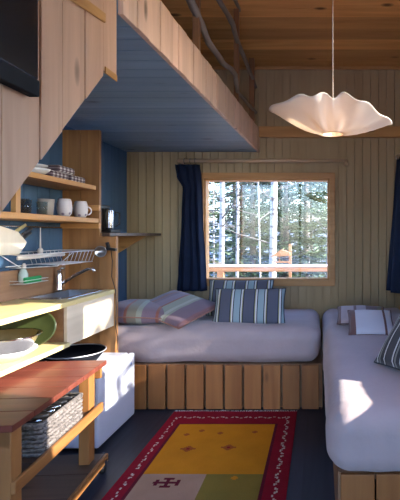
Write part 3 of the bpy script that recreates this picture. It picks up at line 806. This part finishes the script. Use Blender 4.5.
pillow('cushion', .61, .33, .12, M['stripe_blue'], (-.60, 3.84, .790), (60, 0, 2), 'blue and grey striped cushion leaning in front of its twin', M['pipe_dark'], 'blue striped cushions', seed=3)
pillow('pillow', .58, .52, .17, M['stripe_plum'], (-1.53, 3.88, .742), (2, 3, 6), 'plum striped pillow lying flat beside the plank partition', M['pipe_red'])
pillow('pillow', .62, .50, .10, M['stripe_purple'], (-1.24, 3.88, .775), (14, 9, -30), 'purple, green and rust striped pillow resting tilted on another pillow', M['pipe_red'], seed=8)
pillow('cushion', .40, .30, .09, M['stripe_pink'], (.345, 3.78, .725), (18, 0, -3), 'pink and brown banded cushion behind the white banded one', M['pipe_brown'])
pillow('cushion', .34, .34, .08, M['stripe_white'], (.385, 3.42, .735), (22, 0, -2), 'white cushion with brown bands on the right bed', M['pipe_brown'], seed=2)
pillow('cushion', .48, .48, .14, M['stripe_dark'], (.565, 2.42, .865), (50, 0, -58), 'black and white striped cushion leaning against the right wall', M['pipe_dark'], seed=4)

# ================================================================== RUG
m = {}
RM = [cloth('rug_red', (.25,.006,.02), .12, 90, .5, sheen=0), cloth('rug_gold', (.60,.23,.010), .1, 90, .5, sheen=0), cloth('rug_beige', (.42,.26,.17), .1, 90, .5, sheen=0),
      cloth('rug_olive', (.24,.17,.03), .1, 90, .5, sheen=0), cloth('rug_maroon', (.12,.008,.02), .1, 90, .5, sheen=0), cloth('rug_rust', (.35,.09,.02), .1, 90, .5, sheen=0), cloth('rug_white', (.55,.47,.42), .1, 90, .5, sheen=0)]
rx0, rx1, ry0, ry1 = -1.15, -.18, 1.70, 3.555
ix0, ix1, iy0, iy1 = -1.035, -.325, 1.93, 3.31
def diamond(x, y, cx, cy, r): return abs(x-cx) + abs(y-cy) < r
def rug_mat(x, y):
    if not (ix0 < x < ix1 and iy0 < y < iy1):
        # zigzag line in the border
        for (d, s) in ((x-rx0-.055, y), (rx1-.065-x, y), (ry1-.12-y, x), (y-ry0-.12, x)):
            z = .012*(abs(((s/.05) % 2) - 1)*2-1)
            inside = (rx0+.045 < x < rx1-.045) and (ry0+.105 < y < ry1-.105)
            if abs(d - z) < .0065 and inside and int(s/.012) % 3: return 6
        if ix0-.012 < x < ix1+.012 and iy0-.012 < y < iy1+.012: return 4
        return 0
    if y > 2.62:
        for (cx, cy, r) in ((-.86, 2.93, .045), (-.60, 2.95, .045)):
            if diamond(x, y, cx, cy, r): return 0 if diamond(x, y, cx, cy, .018) else 5
            if abs(x-cx) < .052 and abs(y-cy) < .008: return 5
        for cx, cy in ((-.93, 3.14), (-.70, 3.16), (-.46, 3.18), (-.84, 3.20)):
            if diamond(x, y, cx, cy, .024): return 5
        return 1
    mid = -.66
    if y > 2.36: left, right = 2, 3
    elif y > 2.15: left, right = 3, 2
    else: return 1
    if left == 2 and x < mid:
        cx, cy = -.86, 2.53; dx, dy = abs(x-cx), abs(y-cy)
        if (dx < .008 and dy < .05) or (dy < .008 and dx < .075) or (abs(dx-.06) < .012 and dy < .03) or (dx < .03 and abs(dy-.04) < .009): return 4
    if right == 3 and x > mid and diamond(x, y, -.49, 2.58, .022): return 1
    return left if x < mid else right
mb = MB(); cell = .01
nx, ny = int(round((rx1-rx0)/cell)), int(round((ry1-ry0)/cell))
def rz(x, y): return .008 + .0022*noise.noise(Vector((x*3, y*3, 0)))
for j in range(ny+1):
    for i in range(nx+1):
        x, y = rx0+i*cell, ry0+j*cell; mb.v.append(Vector((x, y, rz(x, y))))
for j in range(ny):
    for i in range(nx):
        a = j*(nx+1)+i; mb.f.append([a, a+1, a+nx+2, a+nx+1]); mb.m.append(rug_mat(rx0+(i+.5)*cell, ry0+(j+.5)*cell))
mb.add([(rx0, ry0, .001), (rx1, ry0, .001), (rx1, ry1, .001), (rx0, ry1, .001), (rx0, ry0, .007), (rx1, ry0, .007), (rx1, ry1, .007), (rx0, ry1, .007)],
       [(0,3,2,1), (0,1,5,4), (1,2,6,5), (2,3,7,6), (3,0,4,7)], 0)
rug = thing('rug', (-.66, 2.6, 0), 'red bordered woven rug with gold, beige and olive fields on the floor', 'rug')
mb.build('weave', RM, rug, smooth=True)
mb = MB()
for i in range(64):
    for (ye, s) in ((ry1, 1), (ry0, -1)):
        x = rx0 + .006 + i*(rx1-rx0-.012)/63
        mb.tube([(x, ye-.002, .007), (x+random.uniform(-.006,.006), ye+s*.012, .006), (x+random.uniform(-.01,.01), ye+s*.024, .003)], [.003, .003, .004], 5)
tag(mb.build('fringe', M['ceramic'], rug), kind='stuff')

# ================================================================== CURTAINS
def rod(name, a, b2, label, brk):
    t = thing(name, a, label, 'curtain rod')
    MB().tube([a, b2], .017, 12).build('pole', M['rod'], t, smooth=True)
    for c0, c1 in brk: MB().tube([c0, c1], .02, 10).build('bracket', M['rod'], t, smooth=True)
rod('curtain_rod', (-1.45, 4.585, 2.155), (.28, 4.585, 2.158), 'pale wooden curtain rod above the back window', [((-1.41,4.59,2.15), (-1.41,4.658,2.15)), ((.27,4.585,2.15), (.27,4.658,2.13)), ((.27,4.585,2.15), (.27,4.585,2.105))])
rod('curtain_rod', (.765, 2.55, 2.16), (.765, 4.45, 2.16), 'wooden curtain rod along the right wall near its far corner', [((.765,4.43,2.16), (.849,4.43,2.16)), ((.765,2.58,2.16), (.849,2.58,2.16))])
def curtain(label, left, right, depth, folds, amp, ring_at):
    """left/right edge profiles over height z; depth axis is the wall normal"""
    t = thing('curtain', (0,0,0), label, 'curtain')
    mb = MB(); nu, nv = 96, 40
    zs = [p[0] for p in left]
    def lerp(prof, z):
        for (za, a), (zb, b2) in zip(prof, prof[1:]):
            if (z-za)*(z-zb) <= 0:
                k = (z-za)/(zb-za); k = k*k*(3-2*k) if True else k
                return a + (b2-a)*k
        return prof[-1][1]
    z0, z1 = left[0][0], left[-1][0]
    for j in range(nv+1):
        z = z0 + (z1-z0)*j/nv; L, Rr = lerp(left, z), lerp(right, z)
        for i in range(nu+1):
            u = i/nu; q = L + (Rr-L)*u
            a = amp*(.6+.6*j/nv)
            d = a*math.sin(u*folds*2*PI + .5*math.sin(j*.12) + .8*noise.noise(Vector((u*3, j*.07, folds)))) + a*.5*math.sin(u*folds*PI*1.3 + 1)
            mb.v.append(Vector(depth(q, d, z)))
    for j in range(nv):
        for i in range(nu):
            a = j*(nu+1)+i; mb.f.append([a, a+1, a+nu+2, a+nu+1]); mb.m.append(0)
    mb.build('panel', M['curtain'], t, smooth=True, solid=.004)
    for c in ring_at:
        back = abs(c[1]-4.585) < .01
        MB().tube([Vector(c) + (Vector((0, .026*math.cos(q), .026*math.sin(q))) if back else Vector((.026*math.cos(q), 0, .026*math.sin(q)))) for q in [2*PI*k/16 for k in range(16)]], .003, 6, closed=True).build('ring', M['steel'], t, smooth=True)
    return t
curtain('navy blue curtain gathered at the left side of back window',
        [(2.118, -1.475), (2.0, -1.46), (1.88, -1.40), (1.6, -1.41), (1.0, -1.44), (.83, -1.455)],
        [(2.118, -1.225), (2.0, -1.21), (1.88, -1.205), (1.6, -1.195), (1.0, -1.165), (.83, -1.155)],
        lambda q, d, z: (q, 4.575 + d, z), 3.3, .020, [(x, 4.585, 2.153) for x in (-1.38, -1.32, -1.27)])
curtain('dark navy curtain hanging on the right wall in the far corner',
        [(2.132, 3.30), (1.9, 3.27), (1.4, 3.24), (.86, 3.20)], [(2.132, 4.42), (1.9, 4.43), (1.4, 4.44), (.86, 4.44)],
        lambda q, d, z: (.765 + d - .04*(2.13-z)*1.6*math.exp(-((q-4.35)/.25)**2), q, z), 7.0, .026, [(.765, y, 2.158) for y in (3.36, 3.55, 3.8, 4.1, 4.38)])

# ================================================================== PENDANT
pc = Vector((.066, 2.30, 2.018))
pl = thing('pendant_lamp', tuple(pc), 'white draped cloth pendant lamp glowing warmly below the ceiling', 'lamp')
def rim(t):     # boat-like draped cloth: two long low tips, high folded sides
    c, q = math.cos(t), abs(math.sin(t))
    r = .165 + (.128 if c > 0 else .15)*abs(c)**2.6 + .012*math.sin(6*t+1)
    z = .052*q**1.3 + (-.046 if c > 0 else .018)*abs(c)**2 + .007*math.sin(5*t+.9)*q - .014*math.sin(11*t)*q
    return r, z
def shade(prof, name, seg=120, lift=0):
    mb = MB(); n = len(prof)
    for i, (fr_, fz) in enumerate(prof):
        for k in range(seg):
            t = 2*PI*k/seg; r, z = rim(t)
            rr = .052 + (r-.052)*fr_; zz = -.104 + (z + .104)*fz + lift
            w_ = math.sin(PI*min(1, fr_)) * (.009*math.sin(7*t + 1 + fr_*2) + .005*math.sin(12*t+fr_*3))
            mb.v.append(pc + Vector((rr*math.cos(t), rr*math.sin(t), zz + w_)))
    for i in range(n-1):
        for k in range(seg):
            mb.f.append([i*seg+k, i*seg+(k+1) % seg, (i+1)*seg+(k+1) % seg, (i+1)*seg+k]); mb.m.append(0)
    return mb.build(name, M['shade'], pl, smooth=True, solid=.002)
shade([(0, 0), (.10, .045), (.22, .13), (.36, .26), (.52, .44), (.68, .62), (.84, .82), (.94, .94), (1.0, 1.0)], 'lower_shade')
shade([(1.0, 1.0), (.9, 1.005), (.75, .98), (.6, .95), (.45, .93), (.3, .92)], 'upper_shade', lift=-.002)
MB().tube([pc + Vector((0,0,.03)), Vector((pc.x, pc.y, roof_z(pc.y)))], .0022, 6).build('cord', M['white_cord'], pl, smooth=True)
MB().lathe([(0, .028), (.018, .028), (.02, .05), (.012, .075), (0, .075)], pc, 14).build('socket', M['white_cord'], pl, smooth=True)
MB().lathe([(0, -.045), (.018, -.040), (.028, -.015), (.022, .010), (.013, .027), (0, .027)], pc, 16).build('bulb', M['bulb'], pl, smooth=True)
for k in range(2):
    a = .6 + k*PI/2
    MB().tube([pc + Vector((math.cos(a)*.085, math.sin(a)*.085, .086)), pc + Vector((0,0,.07)), pc + Vector((-math.cos(a)*.085, -math.sin(a)*.085, .086))], .002, 6).build('spider', M['wire'], pl)

# ================================================================== OUTDOORS
GZ = -.6
def gz(x, y): return GZ + max(0, (y-9))*.06 + .25*noise.noise(Vector((x*.15, y*.15, 0)))
mb = MB(); n = 60
for j in range(n+1):
    for i in range(n+1):
        x, y = -60+i*2, -35+j*2.2
        mb.v.append(Vector((x, y, gz(x, y) if (y > 7 or abs(x) > 6) else GZ - .05)))
for j in range(n):
    for i in range(n):
        a = j*(n+1)+i; mb.f.append([a, a+1, a+n+2, a+n+1]); mb.m.append(0)
g = mb.build('ground', M['ground'], origin=(0,0,0), smooth=True); g['kind'] = 'structure'
# deck and its rail
mb = MB()
for i in range(10): mb.box(-3.2, 2.2, 4.80+i*.14, 4.934+i*.14, -.10, -.06)
mb.box(-3.2, 2.2, 4.85, 6.15, -.6, -.101)
dk = mb.build('deck', M['deck_wood']); dk['kind'] = 'structure'
dr_ = thing('deck_railing', (-.5, 6.1, -.06), 'orange wooden deck railing with snow on top outside the window', 'railing')
MB().box(-3.2, 2.2, 6.06, 6.13, .905, .965).build('top_rail', M['deck_wood'], dr_, bevel=.004)
MB().box(-3.2, 2.2, 6.07, 6.11, .62, .70).build('lower_rail', M['deck_wood'], dr_, bevel=.004)
for x in (-3.0, -1.385, .6, 2.1): MB().box(x, x+.09, 6.04, 6.13, -.06, .904).build('post', M['deck_wood'], dr_, bevel=.004)
mb = rounded((5.4, .085, .035), .015, 30, .01, 3); mb.v = [v + Vector((-.5, 6.095, .983)) for v in mb.v]
tag(mb.build('snow_cap', M['snow'], dr_, smooth=True), 'white snow lying on the rail')
# bird feeder beyond the rail
bf = thing('bird_feeder', (-.42, 6.55, GZ), 'wooden bird feeder with small slanted roof on a post outside window', 'bird feeder')
MB().box(-.455, -.415, 6.53, 6.57, GZ-.1, 1.27).build('post', M['deck_wood'], bf, bevel=.003)
MB().prism([(-.72, 1.085), (-.43, 1.10), (-.43, 1.15), (-.56, 1.19)], 1, 6.45, 6.65).build('roof', M['deck_wood'], bf, bevel=.003)
MB().box(-.66, -.456, 6.47, 6.63, 1.0, 1.015).box(-.60, -.585, 6.54, 6.555, 1.015, 1.09).build('tray', M['deck_wood'], bf)

# trees
def trunk_tree(x, y, r, h, mat, lean=0, name='birch_tree', label='', twig=True):
    t = thing(name, (x, y, gz(x, y)-.1), label, 'tree', 'bare trees outside the window')
    z0 = gz(x, y)-.1; P = [Vector((x + lean*k/8*h*.1 + .06*noise.noise(Vector((x, k, 0))), y, z0 + h*k/8)) for k in range(9)]
    MB().tube(P, [r*(1-.07*k) for k in range(9)], 9).build('trunk', mat, t, smooth=True)
    if twig:
        mb = MB()
        for k in range(26):
            b0 = P[0].lerp(P[-1], random.uniform(.15, .95)); a = random.uniform(0, 2*PI); L = random.uniform(.5, 1.3)
            e = b0 + Vector((math.cos(a)*L, math.sin(a)*L, L*random.uniform(.1, .7)))
            m_ = b0.lerp(e, .5) + Vector((0,0,-.05))
            mb.tube([b0, m_, e], [.014, .009, .003], 4)
            for q in range(4):
                s = b0.lerp(e, random.uniform(.3, 1)); a2 = a + random.uniform(-1, 1)
                mb.tube([s, s + Vector((math.cos(a2)*.35, math.sin(a2)*.35, random.uniform(-.05, .2)))], [.005, .002], 3)
        tag(mb.build('twigs', M['twigs'], t), kind='stuff')
    return t
spots = [(-1.786, 8.2, .055, 'pale'), (-2.10, 8.9, .02, 'slim'), (-1.53, 8.5, .035, 'mid'), (-.835, 7.6, .07, 'wide'), (-1.03, 8.0, .018, 'far'), (-.35, 13.0, .07, 'right'), (.12, 9.2, .045, 'edge'), (-3.4, 9.6, .05, 'behind')]
tl = ['broader pale trunk in the left part of the window view', 'slim pale sapling near the left edge of the window view', 'thin pale trunk between the broad left trunk and widest birch', 'widest white birch trunk in the middle of the window',
      'very thin trunk just left of the widest white birch', 'far thin trunk beyond the bird feeder', 'thin trunk near the right edge of the window view', 'thin pale trunk hidden toward the curtain side']
for (x, y, r, _), lab in zip(spots, tl): trunk_tree(x, y, r, 10, M['birch'], random.uniform(-.3, .3), label=lab)
def conifer_mesh(h, R_, seed, count):
    rnd = random.Random(seed); mb = MB()
    lev = int(h/.34)
    for k in range(lev):
        z = .5 + k*(h-.6)/lev; rr = R_*(1 - z/h)**.8 + .08
        nb = 7 + rnd.randint(0, 3)
        for q in range(nb):
            a = 2*PI*q/nb + rnd.uniform(-.35, .35); L = rr*rnd.uniform(.75, 1.1)
            d = Vector((math.cos(a), math.sin(a), 0)); sd = Vector((-d.y, d.x, 0))
            for s in range(count):
                u = rnd.uniform(.12, 1)*L; w = .40*(L-u)+.06
                p = d*u + sd*rnd.uniform(-w, w) + Vector((0,0, z - .22*u*u/max(L,.3) + rnd.uniform(-.04,.04)))
                fd = (d*rnd.uniform(.5,1) + sd*rnd.uniform(-.9,.9)).normalized()*rnd.uniform(.10,.20)
                fw = Vector((-fd.y, fd.x, rnd.uniform(-.04,.04)))*rnd.uniform(.16,.30)
                dn = Vector((0,0,-rnd.uniform(0,.05)))
                mb.add([p-fw, p+fd*.5+fw*.2+dn*.3+fw, p+fd+dn, p+fd*.4-fw*1.3], [(0,3,2,1)])
    return mb
protos = []
for i, (h, R_, cnt) in enumerate(((6.5, 1.5, 34), (8.0, 1.9, 38), (5.0, 1.25, 34))):
    t = thing('spruce_tree', (0,0,0), 'green spruce', 'tree')
    MB().tube([(0,0,-.3), (0,0,h*.5), (0,0,h-.1)], [.09, .05, .01], 8).build('trunk', M['bark'], t, smooth=True)
    tag(conifer_mesh(h, R_, i+3, cnt).build('needles', M['needles'], t), kind='stuff')
    protos.append(t)
slots = [(-1.45, 9.7, 2, 'low green spruce standing right behind the pale left trunks'), (-2.75, 9.1, 2, 'low spruce beside the curtain edge outside'), (.55, 9.6, 0, 'mid green spruce at the right edge of window view'),
         (-.35, 11.2, 1, 'tall spruce behind the bird feeder'), (-2.0, 11.6, 0, 'spruce standing behind the left pale trunks'), (-3.6, 11.3, 1, 'tall spruce beyond the left curtain'),
         (1.6, 12.4, 1, 'tall spruce outside beyond the right side of window'), (-1.2, 14.0, 1, 'dark spruce far behind the widest birch'), (-4.6, 14.5, 1, 'distant spruce at the far left of the forest'),
         (.4, 15.5, 1, 'distant spruce behind the right trunks'), (-2.9, 15.2, 1, 'distant spruce behind the left trunks'), (3.2, 15.0, 1, 'distant spruce at the far right of the forest'),
         (-.4, 19.0, 1, 'faraway spruce in the middle of the forest'), (-3.4, 20.0, 1, 'faraway spruce on the left of the forest'), (2.0, 20.0, 1, 'faraway spruce on the right of the forest'),(-6.5, 19.0, 1, 'faraway spruce beyond the left curtain'),
 (.9, 17.2, 1, 'faraway spruce right of the bird feeder view'), (-1.9, 17.4, 1, 'faraway spruce left of the widest birch'), (-.6, 22.5, 1, 'most distant spruce in the middle'), (-3.0, 23.5, 1, 'most distant spruce on the left'), (1.6, 24.0, 1, 'most distant spruce on the right'), (-.75, 9.9, 2, 'low spruce between widest birch and bird feeder'), (4.6, 2.72, 0, 'unseen spruce added outside the right wall window for shade')]  # last spruce is out of view, added to shade bed and fridge
used = set()
for (x, y, k, lab) in slots:
    o = protos[k] if k not in used else copy_tree(protos[k]); used.add(k)
    o.location = (x, y, gz(x, y)-.1); o.rotation_euler = (0, 0, random.uniform(0, 6.28)); s = random.uniform(.92, 1.12); o.scale = (s, s, s)
    tag(o, lab, 'tree', 'spruces outside the window')

# ================================================================== LIGHT
sun = bpy.data.lights.new('sun', 'SUN'); sun.energy = 9.5; sun.angle = math.radians(.7); sun.color = (1, .93, .83)
so = bpy.data.objects.new('sun', sun); COL.objects.link(so)
so.rotation_euler = Vector((-1, .2, -.455)).to_track_quat('-Z', 'Y').to_euler()
w = bpy.data.worlds.new('sky'); S.world = w; w.use_nodes = True; nt = w.node_tree
bg = nt.nodes['Background']; sky = nt.nodes.new('ShaderNodeTexSky'); sky.sky_type = 'NISHITA'; sky.sun_disc = False
sky.sun_elevation = math.radians(24); sky.sun_rotation = math.radians(100); sky.air_density = 1.2; sky.dust_density = 1.0
sc_ = mixc(nt, 1.0, sky.outputs[0], (.74,.90,1.30), 'MULTIPLY'); nt.links.new(sc_, bg.inputs[0]); bg.inputs[1].default_value = .75
def portal(loc, rot, sx, sy):
    l = bpy.data.lights.new('daylight_portal', 'AREA'); l.shape = 'RECTANGLE'; l.size = sx; l.size_y = sy; l.cycles.is_portal = True
    o = bpy.data.objects.new('daylight_portal', l); COL.objects.link(o); o.location = loc; o.rotation_euler = rot
portal(((WX0+WX1)/2, YB+.16, (WZ0+WZ1)/2), (-PI/2, 0, 0), WX1-WX0, WZ1-WZ0)
portal((XR+.15, (RA[0]+RA[1])/2, (RA[2]+RA[3])/2), (0, PI/2, 0), RA[3]-RA[2], RA[1]-RA[0])
portal((XR+.15, (RB[0]+RB[1])/2, (RB[2]+RB[3])/2), (0, PI/2, 0), RB[3]-RB[2], RB[1]-RB[0])
portal(((FX0+FX1)/2, YF-.15, (FZ0+FZ1)/2), (PI/2, 0, 0), FX1-FX0, FZ1-FZ0)

# ================================================================== CAMERA
cam = bpy.data.cameras.new('camera'); co = bpy.data.objects.new('camera', cam); COL.objects.link(co)
co.location = (0, 0, 1.4); co.rotation_euler = (PI/2, 0, 0)
cam.sensor_width = 36; cam.sensor_fit = 'AUTO'; cam.lens = 32.4
cam.shift_x = -120/500; cam.shift_y = -15/500
cam.clip_start = .05
S.camera = co
S.view_settings.view_transform = 'Standard'; S.view_settings.look = 'None'; S.view_settings.exposure = 1.05; S.view_settings.gamma = 1
S.view_settings.use_curve_mapping = False
S.cycles.use_denoising = True
S.cycles.max_bounces = 10; S.cycles.transparent_max_bounces = 16
S.cycles.sample_clamp_indirect = 8
